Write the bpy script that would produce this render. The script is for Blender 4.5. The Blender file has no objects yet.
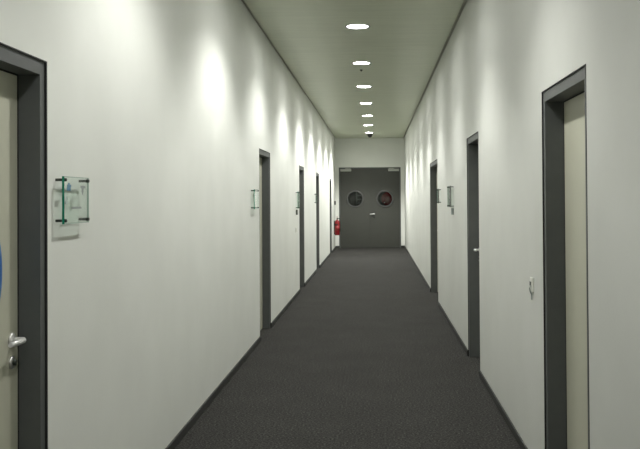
import bpy, bmesh, math
from mathutils import Vector, Matrix

C = bpy.context.scene.collection
PI = math.pi

# ------------------------------------------------------------------ dimensions
XL, XR = -1.28, 0.896          # corridor side walls
YB, YE = -5.0, 28.2            # rear wall, end wall
ZC = 3.436                     # underside of the metal ceiling
EYE = 1.556
PXL, PXR = XL + 0.042, XR - 0.045   # ceiling panel edges (shadow gap beside them)
XM = -0.199
KR = 1.0159                     # right-wall positions measured along the corridor

# ------------------------------------------------------------------ materials
def new_mat(name):
    m = bpy.data.materials.new(name); m.use_nodes = True
    nt = m.node_tree
    return m, nt, nt.nodes['Principled BSDF']

def plain(name, col, rough=0.5, metal=0.0, var=0.0, scale=30.0, bump=0.0, spec=None):
    m, nt, b = new_mat(name)
    b.inputs['Roughness'].default_value = rough
    b.inputs['Metallic'].default_value = metal
    if spec is not None: b.inputs['Specular IOR Level'].default_value = spec
    tc = nt.nodes.new('ShaderNodeTexCoord')
    n = nt.nodes.new('ShaderNodeTexNoise')
    n.inputs['Scale'].default_value = scale; n.inputs['Detail'].default_value = 4
    nt.links.new(tc.outputs['Object'], n.inputs['Vector'])
    r = nt.nodes.new('ShaderNodeValToRGB')
    r.color_ramp.elements[0].position = 0.3; r.color_ramp.elements[1].position = 0.7
    r.color_ramp.elements[0].color = tuple(c * (1 - var) for c in col) + (1,)
    r.color_ramp.elements[1].color = tuple(min(1, c * (1 + var)) for c in col) + (1,)
    nt.links.new(n.outputs['Fac'], r.inputs['Fac'])
    nt.links.new(r.outputs['Color'], b.inputs['Base Color'])
    if bump > 0:
        bp = nt.nodes.new('ShaderNodeBump'); bp.inputs['Strength'].default_value = bump
        bp.inputs['Distance'].default_value = 0.01
        nt.links.new(n.outputs['Fac'], bp.inputs['Height'])
        nt.links.new(bp.outputs['Normal'], b.inputs['Normal'])
    return m

def wall_material(name='white_painted_plaster', k=1.0):
    m, nt, b = new_mat(name)
    b.inputs['Roughness'].default_value = 0.75
    b.inputs['Specular IOR Level'].default_value = 0.2
    tc = nt.nodes.new('ShaderNodeTexCoord')
    n = nt.nodes.new('ShaderNodeTexNoise'); n.inputs['Scale'].default_value = 1.6; n.inputs['Detail'].default_value = 5
    nt.links.new(tc.outputs['Object'], n.inputs['Vector'])
    r = nt.nodes.new('ShaderNodeValToRGB')
    r.color_ramp.elements[0].position = 0.25; r.color_ramp.elements[1].position = 0.75
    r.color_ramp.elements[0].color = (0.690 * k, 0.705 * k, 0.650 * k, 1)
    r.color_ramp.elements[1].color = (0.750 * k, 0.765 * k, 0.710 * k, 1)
    nt.links.new(n.outputs['Fac'], r.inputs['Fac'])
    nt.links.new(r.outputs['Color'], b.inputs['Base Color'])
    n2 = nt.nodes.new('ShaderNodeTexNoise'); n2.inputs['Scale'].default_value = 55; n2.inputs['Detail'].default_value = 3
    nt.links.new(tc.outputs['Object'], n2.inputs['Vector'])
    bp = nt.nodes.new('ShaderNodeBump'); bp.inputs['Strength'].default_value = 0.12; bp.inputs['Distance'].default_value = 0.004
    nt.links.new(n2.outputs['Fac'], bp.inputs['Height']); nt.links.new(bp.outputs['Normal'], b.inputs['Normal'])
    return m

def carpet_material():
    m, nt, b = new_mat('dark_grey_carpet')
    b.inputs['Roughness'].default_value = 0.95
    b.inputs['Specular IOR Level'].default_value = 0.08
    tc = nt.nodes.new('ShaderNodeTexCoord')
    n = nt.nodes.new('ShaderNodeTexNoise'); n.inputs['Scale'].default_value = 70; n.inputs['Detail'].default_value = 4
    n.inputs['Roughness'].default_value = 0.7
    nt.links.new(tc.outputs['Object'], n.inputs['Vector'])
    r = nt.nodes.new('ShaderNodeValToRGB')
    e = r.color_ramp.elements
    e[0].position = 0.34; e[0].color = (0.013, 0.0128, 0.0118, 1)
    e[1].position = 0.68; e[1].color = (0.108, 0.105, 0.096, 1)
    x = r.color_ramp.elements.new(0.52); x.color = (0.040, 0.0395, 0.036, 1)
    nt.links.new(n.outputs['Fac'], r.inputs['Fac'])
    n2 = nt.nodes.new('ShaderNodeTexNoise'); n2.inputs['Scale'].default_value = 2.2; n2.inputs['Detail'].default_value = 3
    nt.links.new(tc.outputs['Object'], n2.inputs['Vector'])
    mr = nt.nodes.new('ShaderNodeMapRange'); mr.inputs['To Min'].default_value = 0.82; mr.inputs['To Max'].default_value = 1.18
    nt.links.new(n2.outputs['Fac'], mr.inputs['Value'])
    mx = nt.nodes.new('ShaderNodeVectorMath'); mx.operation = 'SCALE'
    nt.links.new(r.outputs['Color'], mx.inputs[0]); nt.links.new(mr.outputs['Result'], mx.inputs['Scale'])
    nt.links.new(mx.outputs['Vector'], b.inputs['Base Color'])
    bp = nt.nodes.new('ShaderNodeBump'); bp.inputs['Strength'].default_value = 0.6; bp.inputs['Distance'].default_value = 0.006
    nt.links.new(n.outputs['Fac'], bp.inputs['Height']); nt.links.new(bp.outputs['Normal'], b.inputs['Normal'])
    return m

def ceiling_material():
    m, nt, b = new_mat('brushed_metal_ceiling')
    b.inputs['Metallic'].default_value = 0.2
    tc = nt.nodes.new('ShaderNodeTexCoord')
    mp = nt.nodes.new('ShaderNodeMapping'); mp.inputs['Scale'].default_value = (0.9, 9.0, 1)
    n = nt.nodes.new('ShaderNodeTexNoise'); n.inputs['Scale'].default_value = 1.5; n.inputs['Detail'].default_value = 6
    nt.links.new(tc.outputs['Object'], mp.inputs['Vector']); nt.links.new(mp.outputs['Vector'], n.inputs['Vector'])
    r = nt.nodes.new('ShaderNodeValToRGB')
    r.color_ramp.elements[0].position = 0.3; r.color_ramp.elements[1].position = 0.7
    r.color_ramp.elements[0].color = (0.46, 0.49, 0.375, 1)
    r.color_ramp.elements[1].color = (0.52, 0.55, 0.425, 1)
    nt.links.new(n.outputs['Fac'], r.inputs['Fac']); nt.links.new(r.outputs['Color'], b.inputs['Base Color'])
    b.inputs['Roughness'].default_value = 0.40
    return m

def clear_glass(name, tint=(0.93, 0.97, 0.95), refl=1.0):
    m, nt, b = new_mat(name)
    nt.nodes.remove(b)
    out = nt.nodes['Material Output']
    t = nt.nodes.new('ShaderNodeBsdfTransparent'); t.inputs['Color'].default_value = (*tint, 1)
    g = nt.nodes.new('ShaderNodeBsdfGlossy'); g.inputs['Roughness'].default_value = 0.03
    f = nt.nodes.new('ShaderNodeLayerWeight'); f.inputs['Blend'].default_value = 0.5
    pw = nt.nodes.new('ShaderNodeMath'); pw.operation = 'POWER'; pw.inputs[1].default_value = 5.0
    nt.links.new(f.outputs['Facing'], pw.inputs[0])
    mm = nt.nodes.new('ShaderNodeMath'); mm.operation = 'MULTIPLY_ADD'; mm.inputs[1].default_value = 0.6 * refl
    mm.inputs[2].default_value = 0.04 * refl
    nt.links.new(pw.outputs[0], mm.inputs[0])
    x = nt.nodes.new('ShaderNodeMixShader')
    nt.links.new(mm.outputs[0], x.inputs['Fac']); nt.links.new(t.outputs[0], x.inputs[1]); nt.links.new(g.outputs[0], x.inputs[2])
    nt.links.new(x.outputs[0], out.inputs['Surface'])
    return m

def emitter(name, col, strength):
    m, nt, b = new_mat(name)
    b.inputs['Base Color'].default_value = (0.9, 0.9, 0.9, 1)
    b.inputs['Emission Color'].default_value = (*col, 1)
    b.inputs['Emission Strength'].default_value = strength
    return m

M_WALL = wall_material()
M_WALLR = wall_material('shade_darkened_plaster', 0.79)  # same plaster darkened: the right side's weaker light is put into its colour
M_CARPET = carpet_material()
M_CEIL = ceiling_material()
M_VOID = plain('black_shadow_gap', (0.40, 0.40, 0.34), 0.9)
M_SKIRT = plain('dark_grey_skirting', (0.022, 0.023, 0.020), 0.6, var=0.05)
M_FRAME = plain('grey_door_frame_paint', (0.082, 0.088, 0.084), 0.5, var=0.05, scale=14)
M_SEAL = plain('black_joint_seal', (0.012, 0.012, 0.011), 0.8)
M_LEAF = plain('cream_door_laminate', (0.47, 0.47, 0.37), 0.5, var=0.02, scale=6)
M_ENDDOOR = plain('grey_steel_door_paint', (0.044, 0.046, 0.037), 0.5, var=0.04, scale=5)
M_ENDRING = plain('grey_porthole_ring', (0.060, 0.061, 0.056), 0.45, var=0.04)
M_STEEL = plain('satin_stainless_steel', (0.72, 0.72, 0.70), 0.28, 0.9, var=0.03)
M_BRIGHT = plain('polished_aluminium', (0.85, 0.85, 0.82), 0.3, 0.5, var=0.02)
M_DARKPIN = plain('dark_steel_pin', (0.05, 0.06, 0.05), 0.4, 0.5)
M_GLASS = clear_glass('clear_sign_glass')
M_PANE = clear_glass('porthole_glass', (0.80, 0.84, 0.82), 1.0)
M_GEDGE = plain('green_glass_edge', (0.015, 0.20, 0.115), 0.25, var=0.1)
M_GEDGE2 = plain('pale_glass_edge', (0.42, 0.52, 0.45), 0.25, var=0.05)
M_GEDGE3 = plain('dark_glass_edge', (0.09, 0.10, 0.075), 0.3, var=0.1)
M_INKB = plain('blue_ink', (0.10, 0.22, 0.32), 0.6)
M_INKG = plain('grey_ink', (0.28, 0.31, 0.29), 0.6)
M_INKL = plain('pale_grey_ink', (0.48, 0.56, 0.54), 0.6)
M_CARD = plain('pale_card', (0.55, 0.57, 0.48), 0.7, var=0.03)
M_RED = plain('red_enamel', (0.22, 0.006, 0.010), 0.35, var=0.05)
M_BLACK = plain('black_rubber', (0.015, 0.015, 0.015), 0.5)
M_BLUE = plain('blue_vinyl', (0.02, 0.16, 0.48), 0.45, var=0.04)
M_WHITEP = plain('white_plastic', (0.70, 0.71, 0.64), 0.4, var=0.02)
M_CLOSER = plain('silver_closer_paint', (0.36, 0.37, 0.33), 0.4, 0.1)
M_RIM = plain('grey_lamp_rim', (0.30, 0.30, 0.33), 0.4, 0.3)
M_DIFF = emitter('lit_lamp_diffuser', (1.0, 0.99, 0.975), 110.0)
M_LWALL = plain('grey_lobby_paint', (0.17, 0.175, 0.16), 0.7, var=0.05)
M_RACK = plain('pale_grey_metal', (0.42, 0.44, 0.42), 0.5)

# ------------------------------------------------------------------ mesh helpers
def add_box(bm, x0, x1, y0, y1, z0, z1, mi=0, bevel=0.0):
    if x0 > x1: x0, x1 = x1, x0
    if y0 > y1: y0, y1 = y1, y0
    if z0 > z1: z0, z1 = z1, z0
    v = [bm.verts.new((x, y, z)) for x in (x0, x1) for y in (y0, y1) for z in (z0, z1)]
    idx = [(0, 1, 3, 2), (4, 6, 7, 5), (0, 4, 5, 1), (2, 3, 7, 6), (0, 2, 6, 4), (1, 5, 7, 3)]
    fs = [bm.faces.new([v[i] for i in q]) for q in idx]
    for f in fs: f.material_index = mi
    if bevel > 0:
        es = list({e for f in fs for e in f.edges})
        r = bmesh.ops.bevel(bm, geom=es, offset=bevel, segments=2, affect='EDGES', profile=0.5)
        for f in r['faces']: f.material_index = mi
    return fs

def add_lathe(bm, prof, center, axis='Z', seg=32, mi=0, smooth=True, closed=True):
    """prof: list of (radius, height) along axis."""
    cx, cy, cz = center
    def pt(r, h, a):
        c, s = r * math.cos(a), r * math.sin(a)
        if axis == 'Z': return (cx + c, cy + s, cz + h)
        if axis == 'X': return (cx + h, cy + c, cz + s)
        return (cx + c, cy + h, cz + s)
    rings = []
    for r, h in prof:
        if r < 1e-6: rings.append([bm.verts.new(pt(0, h, 0))])
        else: rings.append([bm.verts.new(pt(r, h, 2 * PI * k / seg)) for k in range(seg)])
    for a, b in zip(rings, rings[1:]):
        for k in range(seg):
            k2 = (k + 1) % seg
            if len(a) == 1 and len(b) == 1: continue
            if len(a) == 1: f = bm.faces.new((a[0], b[k], b[k2]))
            elif len(b) == 1: f = bm.faces.new((a[k], a[k2], b[0]))
            else: f = bm.faces.new((a[k], a[k2], b[k2], b[k]))
            f.material_index = mi; f.smooth = smooth
    if closed:
        for ring in (rings[0], rings[-1]):
            if len(ring) > 2:
                f = bm.faces.new(ring); f.material_index = mi

def add_tube(bm, pts, r, seg=12, mi=0):
    pts = [Vector(p) for p in pts]
    rings = []
    up = Vector((0.31, 0.17, 0.93)).normalized()
    for i, p in enumerate(pts):
        if i == 0: d = pts[1] - p
        elif i == len(pts) - 1: d = p - pts[i - 1]
        else: d = (pts[i + 1] - p).normalized() + (p - pts[i - 1]).normalized()
        d.normalize()
        a = d.cross(up)
        if a.length < 1e-3: a = d.cross(Vector((1, 0, 0)))
        a.normalize(); b = d.cross(a)
        rr = r[i] if isinstance(r, (list, tuple)) else r
        rings.append([bm.verts.new(p + a * rr * math.cos(2 * PI * k / seg) + b * rr * math.sin(2 * PI * k / seg)) for k in range(seg)])
    for a, b in zip(rings, rings[1:]):
        for k in range(seg):
            f = bm.faces.new((a[k], a[(k + 1) % seg], b[(k + 1) % seg], b[k])); f.smooth = True; f.material_index = mi
    for ring in (rings[0], rings[-1]):
        f = bm.faces.new(ring); f.material_index = mi

def obj(name, bm, mats, parent=None, loc=None):
    bmesh.ops.recalc_face_normals(bm, faces=bm.faces)
    me = bpy.data.meshes.new(name); bm.to_mesh(me); bm.free()
    if not isinstance(mats, (list, tuple)): mats = [mats]
    for m in mats: me.materials.append(m)
    o = bpy.data.objects.new(name, me); C.objects.link(o)
    if parent: o.parent = parent
    if loc: o.location = loc
    return o

def B(): return bmesh.new()

def struct(name, bm, mats, loc=None):
    o = obj(name, bm, mats, None, loc); o['kind'] = 'structure'
    return o

def thing(name, label, cat, loc=(0, 0, 0), group=None, kind=None):
    o = bpy.data.objects.new(name, None); C.objects.link(o)
    o.location = loc; o.empty_display_size = 0.1
    o['label'] = label; o['category'] = cat
    if group: o['group'] = group
    if kind: o['kind'] = kind
    return o

# ------------------------------------------------------------------ doors: outer frame spans along the walls
DTOP = 2.112
LEFT = [(2.49, 3.503), (9.87, 10.88), (15.00, 15.98), (19.22, 20.20), (24.80, 25.80)]
RIGHT = [(a * KR, b * KR) for a, b in ((3.757, 4.766), (7.727, 8.712), (12.90, 14.66))]
TOPS = {LEFT[0][0]: 2.097, RIGHT[0][0]: 2.122, RIGHT[1][0]: 2.136, RIGHT[2][0]: 2.122}

def side_wall(name, xin, xout, spans, mat=M_WALL):
    bm = B(); y = YB
    for a, b in spans:
        add_box(bm, xin, xout, y, a, -0.02, 3.70)
        add_box(bm, xin, xout, a, b, TOPS.get(a, DTOP), 3.70)
        y = b
    add_box(bm, xin, xout, y, YE, -0.02, 3.70)
    struct(name, bm, mat)
side_wall('wall_left', XL, XL - 0.24, LEFT)
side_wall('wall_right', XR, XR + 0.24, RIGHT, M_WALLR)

EX0, EX1, EZ = -1.162, 0.774, 2.525     # end double door outer frame
bm = B()
add_box(bm, XL - 0.24, EX0, YE, YE + 0.2, -0.02, 3.70)
add_box(bm, EX1, XR + 0.24, YE, YE + 0.2, -0.02, 3.70)
add_box(bm, EX0, EX1, YE, YE + 0.2, EZ, 3.70)
struct('wall_end', bm, M_WALL)
bm = B(); add_box(bm, XL - 0.24, XR + 0.24, YB - 0.2, YB, -0.02, 3.70); struct('wall_rear', bm, M_WALL)

bm = B(); add_box(bm, XL - 0.24, XR + 0.24, YB - 0.2, YE + 0.2, -0.12, 0.0); struct('floor', bm, M_CARPET)

def skirting(name, x0, x1, spans):
    bm = B(); y = YB
    for a, b in list(spans) + [(YE, None)]:
        add_box(bm, x0, x1, y, a, 0.0, 0.058, bevel=0.002)
        y = b
    struct(name, bm, M_SKIRT)
skirting('baseboard_left', XL, XL + 0.012, LEFT)
skirting('baseboard_right', XR, XR - 0.012, RIGHT)
bm = B()
add_box(bm, XL + 0.012, EX0, YE - 0.012, YE, 0, 0.07, bevel=0.002)
add_box(bm, EX1, XR - 0.012, YE - 0.012, YE, 0, 0.07, bevel=0.002)
struct('baseboard_end', bm, M_SKIRT)

# ------------------------------------------------------------------ ceiling with round holes for the lamps
LAMP_Y = [9.83 + 2.66 * k for k in range(-5, 7)]
HOLE = 0.121
XLAMP = XM + 0.009
def holed_panel(bm, x0, x1, y0, y1, z, cx, cy, r):
    corners = [(x1, y1), (x0, y1), (x0, y0), (x1, y0)]
    angs = [2 * PI * k / 40 for k in range(40)] + [math.atan2(y - cy, x - cx) % (2 * PI) for x, y in corners]
    angs = sorted(set(round(a, 6) for a in angs))
    inner, outer, top = [], [], []
    for a in angs:
        c, s = math.cos(a), math.sin(a)
        t = min([(x1 - cx) / c if c > 1e-9 else 9e9, (x0 - cx) / c if c < -1e-9 else 9e9,
                 (y1 - cy) / s if s > 1e-9 else 9e9, (y0 - cy) / s if s < -1e-9 else 9e9])
        inner.append(bm.verts.new((cx + r * c, cy + r * s, z)))
        outer.append(bm.verts.new((cx + t * c, cy + t * s, z)))
    n = len(angs)
    for k in range(n):
        k2 = (k + 1) % n
        bm.faces.new((inner[k], inner[k2], outer[k2], outer[k]))
    r_ = bmesh.ops.extrude_face_region(bm, geom=[f for f in bm.faces if inner[0] in f.verts or True and all(v in set(inner + outer) for v in f.verts)])
    for v in r_['geom']:
        if isinstance(v, bmesh.types.BMVert): v.co.z = z + 0.025
bm = B()
edges_y = [YB] + [(a + b) / 2 for a, b in zip(LAMP_Y, LAMP_Y[1:])] + [YE - 0.02]
for k, ly in enumerate(LAMP_Y):
    holed_panel(bm, PXL, PXR, edges_y[k] + 0.0012, edges_y[k + 1] - 0.0012, ZC, XLAMP, ly, HOLE)
struct('ceiling', bm, M_CEIL)
bm = B(); add_box(bm, XL - 0.24, XR + 0.24, YB - 0.2, YE + 0.2, 3.466, 3.70)
o = struct('ceiling_void', bm, M_VOID)

# ------------------------------------------------------------------ recessed downlights
def make_downlight():
    t = thing('downlight', '', 'ceiling light', (XLAMP, LAMP_Y[0], ZC), 'round recessed downlights along the ceiling')
    bm = B()   # trim ring and shallow housing
    add_lathe(bm, [(0.113, 0.0), (0.115, -0.004), (0.136, -0.004), (0.140, 0.0), (0.1205, 0.0), (0.1205, 0.10), (0.0, 0.10), (0.0, 0.096),
                   (0.115, 0.096), (0.113, 0.0)], (0, 0, 0), seg=40, closed=False)
    obj('trim_ring', bm, M_RIM, t)
    bm = B()
    add_lathe(bm, [(0.0, 0.004), (0.112, 0.004), (0.112, 0.012), (0.0, 0.012)], (0, 0, 0), seg=40)
    obj('diffuser', bm, M_DIFF, t)
    return t
LIGHT_NAMES = {
    0: 'round recessed ceiling downlight beside the rear wall behind the camera',
    1: 'round recessed ceiling downlight just behind the camera',
    2: 'round recessed ceiling downlight overhead, just ahead of the camera',
    3: 'round recessed ceiling downlight above frame, level with near right grey doorway',
    4: 'round recessed ceiling downlight above frame, before the second right doorway',
    5: 'round white ceiling downlight, largest and nearest of the visible row',
    6: 'second visible round ceiling downlight, with tiny dark sensor just beyond it',
    7: 'third visible round ceiling downlight from the camera',
    8: 'fourth visible round ceiling downlight, middle of the seven in view',
    9: 'fifth visible round ceiling downlight from the camera',
    10: 'round ceiling downlight second from the end doors',
    11: 'last round ceiling downlight, beside the black dome near end doors'}
POWER = {0: 0.12, 1: 0.12, 2: 0.32, 3: 0.52, 4: 0.78, 5: 0.64, 6: 0.85, 7: 1.1, 8: 1.22, 9: 1.35, 10: 1.6, 11: 2.7}
BASE_W = 145.0
spot0 = bpy.data.lights.new('lamp_beam', 'SPOT')
# wide-throw reflector: less light straight down than out to the sides
spot0.use_nodes = True
_nt = spot0.node_tree
_tc = _nt.nodes.new('ShaderNodeTexCoord'); _sx = _nt.nodes.new('ShaderNodeSeparateXYZ')
_ab = _nt.nodes.new('ShaderNodeMath'); _ab.operation = 'ABSOLUTE'
_mr = _nt.nodes.new('ShaderNodeMapRange')
_mr.inputs['From Min'].default_value = 0.70; _mr.inputs['From Max'].default_value = 0.95
_mr.inputs['To Min'].default_value = 1.0; _mr.inputs['To Max'].default_value = 0.66
_nt.links.new(_tc.outputs['Normal'], _sx.inputs[0]); _nt.links.new(_sx.outputs['Z'], _ab.inputs[0])
_nt.links.new(_ab.outputs[0], _mr.inputs['Value'])
_nt.links.new(_mr.outputs['Result'], _nt.nodes['Emission'].inputs['Strength'])
proto = make_downlight()
for k, ly in enumerate(LAMP_Y):
    if k == 0: t = proto
    else:
        t = proto.copy(); C.objects.link(t)
        for ch in list(proto.children):
            if ch.type != 'MESH': continue
            c = ch.copy(); C.objects.link(c); c.parent = t
    t.location = (XLAMP, ly, ZC); t['label'] = LIGHT_NAMES[k]
    ld = spot0 if k == 0 else spot0.copy()
    ld.energy = BASE_W * POWER[k]; ld.color = (1.0, 0.995, 0.978)
    ld.spot_size = math.radians(126); ld.spot_blend = 0.60; ld.shadow_soft_size = 0.045
    lo = bpy.data.objects.new('lamp_beam', ld); C.objects.link(lo)
    lo.parent = t; lo.location = (0, 0, -0.05); lo.rotation_euler = (0, math.radians(5.2), 0)

# ------------------------------------------------------------------ side doors
def lever_handle(s, u, n0, z, dirn, parent, ln=0.135):
    """lever on a leaf face at n=n0 (towards corridor = +n), dirn = lever direction along u."""
    bm = B()
    X = lambda n: s * n
    add_lathe(bm, [(0.0, 0.0), (0.026, 0.0), (0.026, 0.007), (0.022, 0.009), (0.0, 0.009)] if s > 0 else
              [(0.0, 0.0), (0.026, 0.0), (0.026, -0.007), (0.022, -0.009), (0.0, -0.009)], (X(n0), u, z), 'X', 28)
    add_tube(bm, [(X(n0 + 0.005), u, z), (X(n0 + 0.038), u, z), (X(n0 + 0.047), u + dirn * 0.004, z), (X(n0 + 0.052), u + dirn * 0.016, z),
                  (X(n0 + 0.053), u + dirn * ln * 0.52, z), (X(n0 + 0.052), u + dirn * ln, z + 0.001)], [0.010, 0.010, 0.0105, 0.0105, 0.0105, 0.009], 16)
    obj('lever_handle', bm, M_BRIGHT, parent)
    bm = B()
    sg = 1 if s > 0 else -1
    add_lathe(bm, [(0.0, 0.0), (0.024, 0.0), (0.024, sg * 0.007), (0.021, sg * 0.009), (0.0, sg * 0.009)], (X(n0), u, z - 0.085), 'X', 28)
    add_lathe(bm, [(0.0, 0.0), (0.011, 0.0), (0.011, sg * 0.018), (0.0, sg * 0.018)], (X(n0), u, z - 0.085), 'X', 20, mi=1)
    obj('lock_cylinder', bm, [M_STEEL, M_DARKPIN], parent)

def side_door(n, s, span, label, latch_far=True, leaves=1):
    a, b = span; w = b - a
    xw = XL if s > 0 else XR
    root = thing('door_%d' % n, label, 'door', (xw, a, 0), kind='structure')
    REC = 0.090 if s > 0 else 0.106; F = 0.058; P = -0.006; J = 0.010; JT = 0.005
    X = lambda v: s * v
    bm = B()
    zt = TOPS.get(a, DTOP)
    # face casing, set just behind the wall face inside a dark edge profile
    add_box(bm, X(-0.20), X(P), J, F, 0, zt - JT)
    add_box(bm, X(-0.20), X(P), w - F, w - J, 0, zt - JT)
    add_box(bm, X(-0.20), X(P), F, w - F, zt - F, zt - JT)
    # rebate behind the leaf
    add_box(bm, X(-REC - 0.045), X(-0.20), F, F + 0.02, 0, zt - F)
    add_box(bm, X(-REC - 0.045), X(-0.20), w - F - 0.02, w - F, 0, zt - F)
    # dark edge profile
    add_box(bm, X(-0.20), X(0.001), 0, J, 0, zt, 1)
    add_box(bm, X(-0.20), X(0.001), w - J, w, 0, zt, 1)
    add_box(bm, X(-0.20), X(0.001), J, w - J, zt - JT, zt, 1)
    # rubber seal where leaf meets jamb
    for u0, u1 in ((F, F + 0.005), (w - F - 0.005, w - F)):
        add_box(bm, X(-REC - 0.03), X(-REC + 0.002), u0, u1, 0, zt - F, 1)
    add_box(bm, X(-REC - 0.03), X(-REC + 0.002), F + 0.005, w - F - 0.005, zt - F - 0.005, zt - F, 1)
    fr = obj('door_frame', bm, [M_FRAME, M_SEAL], root)
    u0, u1 = F + 0.006, w - F - 0.006
    if leaves == 1:
        parts = [(u0, u1, latch_far)]
    else:
        mid = (u0 + u1) / 2; parts = [(u0, mid - 0.002, True), (mid + 0.002, u1, None)]
    for q0, q1, lf in parts:
        bm = B(); add_box(bm, X(-REC - 0.04), X(-REC), q0, q1, 0.008, zt - F - 0.006, bevel=0.002)
        leaf = obj('door_leaf', bm, M_LEAF, root)
        if lf is True: lever_handle(s, q1 - 0.062, -REC, 1.035 if s > 0 else 1.05, -1, leaf)
        elif lf is False: lever_handle(s, q0 + 0.034, -REC, 1.05, 1, leaf, 0.095)
    return root, fr

d1, f1 = side_door(1, 1, LEFT[0], 'cream door in grey frame at near left edge, blue round sign on it')
side_door(2, 1, LEFT[1], 'grey framed doorway on left wall, second from the camera', latch_far=False)
side_door(3, 1, LEFT[2], 'grey framed doorway on left wall, third from the camera', latch_far=False)
side_door(4, 1, LEFT[3], 'narrow looking dark doorway on left wall, fourth from the camera', latch_far=False)
side_door(5, 1, LEFT[4], 'farthest doorway on left wall, just before the fire extinguisher', latch_far=False)
side_door(6, -1, RIGHT[0], 'large near right doorway in grey frame showing a strip of cream door', latch_far=False)
side_door(7, -1, RIGHT[1], 'grey framed doorway on right wall with bright lever handle poking out')
side_door(8, -1, RIGHT[2], 'wide dark grey doorway farthest along the right wall', leaves=2)

# scuffed pale patch on the near left jamb
# round blue sign on the near left door leaf
bm = B()
add_lathe(bm, [(0.0, 0.0), (0.300, 0.0), (0.300, 0.002), (0.0, 0.002)], (0, 0, 0), 'X', 64)
o = obj('door_sign', bm, M_BLUE, None, (XL - 0.090, 2.993, 1.30))
o['label'] = 'blue round sign stuck on the near left cream door, at picture edge'; o['category'] = 'sign'

# ------------------------------------------------------------------ end double door
xc = (EX0 + EX1) / 2
root = thing('door_9', 'grey double door with two round portholes closing the corridor end', 'double door', (xc, YE, 0), kind='structure')
hw = (EX1 - EX0) / 2
bm = B()
F = 0.035
add_box(bm, -hw, -hw + F, -0.004, 0.12, 0, EZ)
add_box(bm, hw - F, hw, -0.004, 0.12, 0, EZ)
add_box(bm, -hw + F, hw - F, -0.004, 0.12, EZ - F, EZ)
obj('door_frame', bm, M_FRAME, root)
PH_R, PZ = 0.235, 1.535
def porthole_leaf(x0, x1, cx):
    bm = B()
    z0, z1 = 0.008, EZ - F - 0.005
    fc = [(x1, z1), (x0, z1), (x0, z0), (x1, z0)]
    angs = [2 * PI * k / 40 for k in range(40)] + [math.atan2(z - PZ, x - cx) % (2 * PI) for x, z in fc]
    angs = sorted(set(round(a, 6) for a in angs))
    rings = {}
    for y in (0.020, 0.065):
        inn, out = [], []
        for a in angs:
            c, s = math.cos(a), math.sin(a)
            t = min([(x1 - cx) / c if c > 1e-9 else 9e9, (x0 - cx) / c if c < -1e-9 else 9e9,
                     (z1 - PZ) / s if s > 1e-9 else 9e9, (z0 - PZ) / s if s < -1e-9 else 9e9])
            inn.append(bm.verts.new((cx + PH_R * c, y, PZ + PH_R * s)))
            out.append(bm.verts.new((cx + t * c, y, PZ + t * s)))
        rings[y] = (inn, out)
    n = len(angs); (i0, o0), (i1, o1) = rings[0.020], rings[0.065]
    for k in range(n):
        q = (k + 1) % n
        bm.faces.new((i0[k], i0[q], o0[q], o0[k])); bm.faces.new((i1[k], i1[q], o1[q], o1[k]))
        bm.faces.new((i0[k], i0[q], i1[q], i1[k])); bm.faces.new((o0[k], o0[q], o1[q], o1[k]))
    leaf = obj('door_leaf', bm, M_ENDDOOR, root)
    bm = B()
    add_lathe(bm, [(0.222, 0.0205), (0.222, 0.006), (0.228, 0.004), (0.272, 0.004), (0.282, 0.012), (0.282, 0.0205), (0.222, 0.0205)], (cx, 0, PZ), 'Y', 48, closed=False)
    obj('porthole_ring', bm, M_ENDRING, leaf)
    bm = B(); add_lathe(bm, [(0, 0.032), (PH_R, 0.032), (PH_R, 0.040), (0, 0.040)], (cx, 0, PZ), 'Y', 48)
    obj('porthole_glass', bm, M_PANE, leaf)
    return leaf
lA = porthole_leaf(-hw + F + 0.003, -0.0025, -0.460)
lB = porthole_leaf(0.0025, hw - F - 0.003, 0.470)
for lf, cx in ((lA, -hw + 0.22), (lB, hw - 0.22)):
    bm = B()
    add_box(bm, cx - 0.17, cx + 0.17, -0.040, 0.020, EZ - 0.125, EZ - 0.050, bevel=0.006)
    cl = obj('door_closer', bm, M_CLOSER, lf)
    bm = B()
    sg = -1 if cx < 0 else 1
    add_box(bm, cx - sg * 0.15, cx + sg * 0.02, -0.034, -0.016, EZ - 0.047, EZ - 0.026, bevel=0.003)
    obj('closer_arm', bm, M_CLOSER, cl)
bm = B()
hx, hz = 0.125, 1.06
add_lathe(bm, [(0, 0.020), (0.030, 0.020), (0.030, 0.012), (0, 0.012)], (hx, 0, hz), 'Y', 28)
add_tube(bm, [(hx, 0.018, hz), (hx, -0.03, hz), (hx - 0.012, -0.042, hz), (hx - 0.06, -0.046, hz), (hx - 0.13, -0.045, hz - 0.004)], [0.014, 0.014, 0.015, 0.015, 0.013], 14)
obj('lever_handle', bm, M_BRIGHT, lB)
bm = B(); add_lathe(bm, [(0, 0.020), (0.028, 0.020), (0.028, 0.010), (0.012, 0.010), (0.012, 0.0), (0, 0.0)], (hx, 0, hz - 0.10), 'Y', 24)
obj('lock_cylinder', bm, M_DARKPIN, lB)
bm = B(); add_box(bm, -0.012, 0.016, 0.012, 0.0195, 0.01, EZ - F - 0.006, bevel=0.002)
obj('meeting_strip', bm, M_ENDDOOR, lB)

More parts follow.
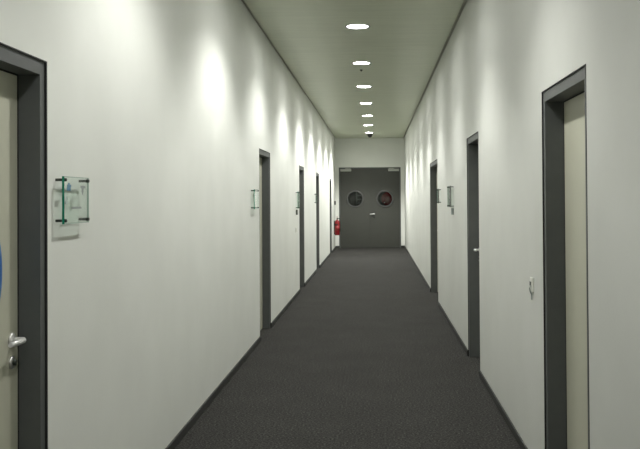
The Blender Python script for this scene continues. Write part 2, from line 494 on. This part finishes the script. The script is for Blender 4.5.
# lobby beyond the doors
y0, y1 = YE + 0.2, YE + 2.6
bm = B()
add_box(bm, -1.6, -1.5, y0, y1, 0, 2.9); add_box(bm, 1.1, 1.2, y0, y1, 0, 2.9)
add_box(bm, -1.6, 1.2, y1, y1 + 0.1, 0, 2.9)
struct('wall_lobby', bm, M_LWALL)
bm = B(); add_box(bm, -1.6, 1.2, y0, y1 + 0.1, -0.12, 0); struct('floor_lobby', bm, M_CARPET)
bm = B(); add_box(bm, -1.6, 1.2, y0, y1 + 0.1, 2.9, 3.0); struct('ceiling_lobby', bm, M_LWALL)
t = thing('added_lobby_lamp', 'unseen lamp added to light the lobby behind the porthole doors', 'ceiling light', (-0.2, YE + 1.5, 2.9))  # unseen lamp, added to brighten the view through the portholes
bm = B(); add_lathe(bm, [(0, 0), (0.16, 0), (0.16, -0.02), (0.13, -0.02), (0.13, -0.012), (0, -0.012)], (0, 0, 0), seg=32); obj('lamp_rim', bm, M_RIM, t)
M_LOB = emitter('added_lobby_diffuser', (1, 0.98, 0.93), 30.0)
bm = B(); add_lathe(bm, [(0, -0.013), (0.128, -0.013), (0.128, -0.024), (0, -0.026)], (0, 0, 0), seg=32); obj('lamp_diffuser', bm, M_LOB, t)
# red drum on the lobby wall behind the right porthole
t = thing('hose_reel', 'round dark red drum on the far wall seen through the right porthole', 'hose reel', (0.41, y1, 1.53))
bm = B()
add_lathe(bm, [(0, 0), (0.06, 0), (0.06, -0.05), (0.225, -0.05), (0.235, -0.06), (0.225, -0.07), (0.09, -0.075), (0.09, -0.19), (0.225, -0.195), (0.235, -0.205), (0.225, -0.215), (0.05, -0.205), (0, -0.205)], (0, -0.01, 0), 'Y', 48)
obj('drum', bm, M_RED, t)
bm = B()
for k in range(5):
    for j in range(2):
        rr = 0.115 + 0.035 * j
        pts = [(rr * math.cos(2 * PI * i / 32), -0.088 - 0.022 * k, rr * math.sin(2 * PI * i / 32)) for i in range(33)]
        add_tube(bm, pts, 0.0095, 8)
obj('hose', bm, M_BLACK, t)
# pale rack behind the left porthole
t = thing('wall_rack', 'pale grey rack on the far wall seen through the left porthole', 'rack', (-0.62, y1, 1.53))
bm = B(); add_box(bm, -0.07, -0.02, -0.05, 0, -0.24, 0.24, bevel=0.004); obj('upright', bm, M_RACK, t)
for k in range(3):
    bm = B(); add_box(bm, -0.02, 0.13, -0.20, 0, -0.16 + 0.13 * k, -0.12 + 0.13 * k, bevel=0.004); obj('shelf', bm, M_RACK, t)

# ------------------------------------------------------------------ glass door signs
def wall_sign(label, s, y0, y1, z0, z1, edge, lower=None, marks=False, stand=0.030, near_thick=0.008, group=None, body=M_GLASS):
    xw = XL if s > 0 else XR
    if s < 0: y0, y1 = y0 * KR, y0 * KR + (y1 - y0)
    t = thing('wall_sign', label, 'sign', (xw, (y0 + y1) / 2, z0), group)
    X = lambda v: s * v
    w = y1 - y0; h = z1 - z0; hw_ = w / 2
    bm = B()
    n0, n1 = stand, stand + 0.008
    # glass sheet with coloured edges
    add_box(bm, X(n0), X(n1), -hw_ + 0.003, hw_ - 0.003, 0.003, h - 0.003, 0)
    add_box(bm, X(n0 - 0.0004), X(n1 + 0.0004), -hw_ - near_thick + 0.008, -hw_ + 0.003, 0.0, h, 1)
    add_box(bm, X(n0), X(n1), hw_ - 0.003, hw_, 0.0, h, 2)
    add_box(bm, X(n0), X(n1), -hw_ + 0.003, hw_ - 0.003, 0.0, 0.003, 2)
    add_box(bm, X(n0), X(n1), -hw_ + 0.003, hw_ - 0.003, h - 0.003, h, 2)
    pl = obj('glass_plate', bm, [body, edge, M_GEDGE2], t)
    for uu in (-hw_ + 0.014, hw_ - 0.014):
        for zz in (0.014, h - 0.014):
            bm = B(); sg = 1 if s > 0 else -1
            add_lathe(bm, [(0, 0), (0.0055, 0), (0.0055, sg * (stand - 0.001)), (0.007, sg * (stand - 0.001)), (0.007, sg * (stand + 0.011)), (0.006, sg * (stand + 0.014)), (0, sg * (stand + 0.014))],
                      (0, uu, zz), 'X', 16)
            obj('standoff_pin', bm, M_DARKPIN, t)
    if marks:
        m0, m1 = n1 + 0.0002, n1 + 0.0012
        def marks_part(name, rects, mat):
            bm = B()
            for u0, u1, a0, a1 in rects: add_box(bm, X(m0), X(m1), -hw_ + u0, -hw_ + u1, a0, a1)
            obj(name, bm, mat, pl)
        marks_part('blue_emblem', [(0.035, 0.080, h - 0.044, h - 0.033), (0.032, 0.074, h - 0.058, h - 0.044), (0.045, 0.064, h - 0.033, h - 0.026)], M_INKB)
        marks_part('grey_emblem', [(0.200, 0.262, h - 0.046, h - 0.035), (0.212, 0.236, h - 0.064, h - 0.046), (0.218, 0.228, h - 0.074, h - 0.064)], M_INKG)
        marks_part('text_line', [(0.088 + 0.0135 * q, 0.088 + 0.0135 * q + (0.0135 if q % 3 else 0.0145), 0.060, 0.068 + 0.002 * (q % 2)) for q in range(9)], M_INKG)
        bm = B()
        ring = [(X(m0 + 0.0005), -hw_ + 0.022 + 0.013 * math.cos(2 * PI * q / 20), h - 0.095 + 0.016 * math.sin(2 * PI * q / 20)) for q in range(21)]
        add_tube(bm, ring, 0.0018, 6)
        obj('pale_ring', bm, M_INKL, pl)
    if lower:
        bm = B(); a0, a1, b0, b1 = lower
        add_box(bm, X(0.0), X(0.028), a0, a1, b0, b1, bevel=0.002)
        obj('card_holder', bm, M_GEDGE3 if s > 0 else M_INKG, t)
    return t
wall_sign('frosted glass door sign with green edge beside the near left door', 1, 3.583, 3.893, 1.460, 1.652, M_GEDGE, marks=True)
wall_sign('small green glass sign on left wall before the second doorway', 1, 9.20, 9.51, 1.452, 1.655, M_GEDGE)
wall_sign('glass sign with dark lower holder beside third left doorway', 1, 14.33, 14.66, 1.40, 1.67, M_GEDGE, lower=(-0.15, -0.08, -0.10, -0.02))
wall_sign('tiny dark edged glass sign beside the fourth left doorway', 1, 18.60, 18.90, 1.46, 1.66, M_GEDGE3)
wall_sign('dark edged glass sign on right wall between far and handled doorways', -1, 10.22, 10.66, 1.445, 1.695, M_GEDGE3, lower=(-0.215, -0.15, -0.085, -0.01), near_thick=0.02, body=M_GLASS)
wall_sign('glass sign on right wall just before the wide far doorway', -1, 12.20, 12.50, 1.48, 1.68, M_GEDGE3, near_thick=0.012)

# ------------------------------------------------------------------ small wall fittings
def wall_switch(label, s, y, z):
    xw = XL if s > 0 else XR
    if s < 0: y *= KR
    t = thing('wall_switch', label, 'switch', (xw, y, z - 0.04))
    X = lambda v: s * v
    bm = B(); add_box(bm, X(0), X(0.010), -0.040, 0.040, 0, 0.080, bevel=0.003); obj('switch_plate', bm, M_WHITEP, t)
    return t, X
t, X = wall_switch('small key switch with dangling key left of the near right doorway', -1, 5.09, 1.055)
bm = B(); add_box(bm, X(0.009), X(0.014), -0.002, 0.034, 0.030, 0.056, bevel=0.001); obj('key_slot', bm, M_DARKPIN, t)
bm = B()
add_tube(bm, [(X(0.013), -0.012, 0.036), (X(0.020), -0.014, 0.020), (X(0.018), -0.016, 0.002), (X(0.012), -0.016, -0.012)], 0.004, 10)
add_box(bm, X(0.008), X(0.013), -0.028, -0.005, -0.045, -0.010, bevel=0.001)
obj('hanging_key', bm, M_INKG, t)
t, X = wall_switch('small white light switch on left wall before the third doorway', 1, 14.28, 1.06)
bm = B(); add_box(bm, X(0.009), X(0.015), -0.028, 0.028, 0.012, 0.068, bevel=0.002); obj('rocker', bm, M_CARD, t)

t = thing('call_point', 'small black box on the left wall above the fire extinguisher', 'call point', (XL - 0.002, 27.55, 1.36))
bm = B(); add_box(bm, 0, 0.045, -0.06, 0.06, 0, 0.12, bevel=0.004); obj('housing', bm, M_BLACK, t)
bm = B(); add_box(bm, 0.044, 0.048, -0.03, 0.03, 0.03, 0.09, bevel=0.001); obj('front_plate', bm, M_SKIRT, t)

# fire extinguisher on the left wall
t = thing('fire_extinguisher', 'red fire extinguisher hung on the left wall beside the end doors', 'fire extinguisher', (XL + 0.11 * 0.9, 27.25, 0.445)); t.scale = (0.9, 0.9, 1.1)
bm = B()
add_lathe(bm, [(0, 0.0), (0.078, 0.0), (0.084, 0.008), (0.084, 0.34), (0.078, 0.375), (0.058, 0.40), (0.032, 0.415), (0.026, 0.43), (0, 0.43)], (0, 0, 0), seg=36)
obj('cylinder_body', bm, M_RED, t)
bm = B(); add_lathe(bm, [(0.0845, 0.13), (0.0855, 0.13), (0.0855, 0.26), (0.0845, 0.26)], (0, 0, 0), seg=36)
obj('body_label', bm, plain('faded_red_label', (0.27, 0.03, 0.03), 0.5, var=0.2, scale=40), t)
bm = B()
add_lathe(bm, [(0, 0.43), (0.022, 0.43), (0.022, 0.47), (0.014, 0.475), (0, 0.475)], (0, 0, 0), seg=20)
obj('valve', bm, M_BLACK, t)
bm = B()
add_box(bm, -0.012, 0.012, -0.12, 0.015, 0.474, 0.482, bevel=0.002)
add_tube(bm, [(0, 0.0, 0.480), (0, -0.05, 0.505), (0, -0.12, 0.515)], 0.009, 10)
obj('squeeze_lever', bm, M_RED, t)
bm = B()
add_tube(bm, [(0.018, 0.0, 0.455), (0.06, -0.01, 0.462), (0.092, -0.02, 0.42), (0.099, -0.02, 0.34), (0.098, -0.02, 0.20), (0.097, -0.02, 0.10)], [0.010, 0.010, 0.010, 0.010, 0.010, 0.014], 12)
obj('hose', bm, M_BLACK, t)
bm = B()
add_box(bm, -0.113, -0.080, -0.03, 0.03, 0.02, 0.40, bevel=0.003)
add_box(bm, -0.110, 0.02, -0.092, -0.084, 0.28, 0.31); add_box(bm, -0.110, 0.02, 0.084, 0.092, 0.28, 0.31)
obj('wall_bracket', bm, M_SKIRT, t)

# ceiling sensors
t = thing('ceiling_sensor', 'tiny dark sensor in the ceiling beyond the second visible downlight', 'sensor', (XM - 0.005, 13.14, ZC))
bm = B(); add_lathe(bm, [(0, 0), (0.022, 0), (0.022, -0.005), (0.014, -0.014), (0, -0.018)], (0, 0, 0), seg=24); obj('sensor_body', bm, M_SKIRT, t)
bm = B(); add_lathe(bm, [(0, -0.0175), (0.008, -0.0175), (0.006, -0.026), (0, -0.027)], (0, 0, 0), seg=16); obj('sensor_lens', bm, M_BLACK, t)
t = thing('smoke_detector', 'black dome detector on the ceiling beyond the last downlight', 'detector', (XM + 0.03, 26.45, ZC))
bm = B(); add_lathe(bm, [(0, 0), (0.075, 0), (0.075, -0.018), (0.068, -0.024), (0, -0.024)], (0, 0, 0), seg=32); obj('base_ring', bm, M_SKIRT, t)
bm = B(); add_lathe(bm, [(0.066, -0.024), (0.063, -0.05), (0.050, -0.075), (0.026, -0.092), (0, -0.097)], (0, 0, 0), seg=32); obj('dome', bm, M_BLACK, t)

# ------------------------------------------------------------------ world and camera
w = bpy.data.worlds.new('World'); bpy.context.scene.world = w; w.use_nodes = True
w.node_tree.nodes['Background'].inputs['Color'].default_value = (0, 0, 0, 1)

cd = bpy.data.cameras.new('camera'); cam = bpy.data.objects.new('camera', cd); C.objects.link(cam)
cd.sensor_width = 36; cd.lens = 900 / 640 * 36
cd.shift_x = -(376.0 - 320) / 640; cd.shift_y = -(224.5 - 198.2 + 11.0) / 640
cd.clip_start = 0.05; cd.clip_end = 200
cam.matrix_world = Matrix.Translation((0, 0, EYE)) @ Matrix.Rotation(PI / 2 + 11.0 / 900, 4, 'X') @ Matrix.Rotation(-math.radians(0.38), 4, 'Z')
bpy.context.scene.camera = cam

vs = bpy.context.scene.view_settings
vs.view_transform = 'Standard'; vs.look = 'None'; vs.gamma = 1.0; vs.use_curve_mapping = False
vs.exposure = 0.33
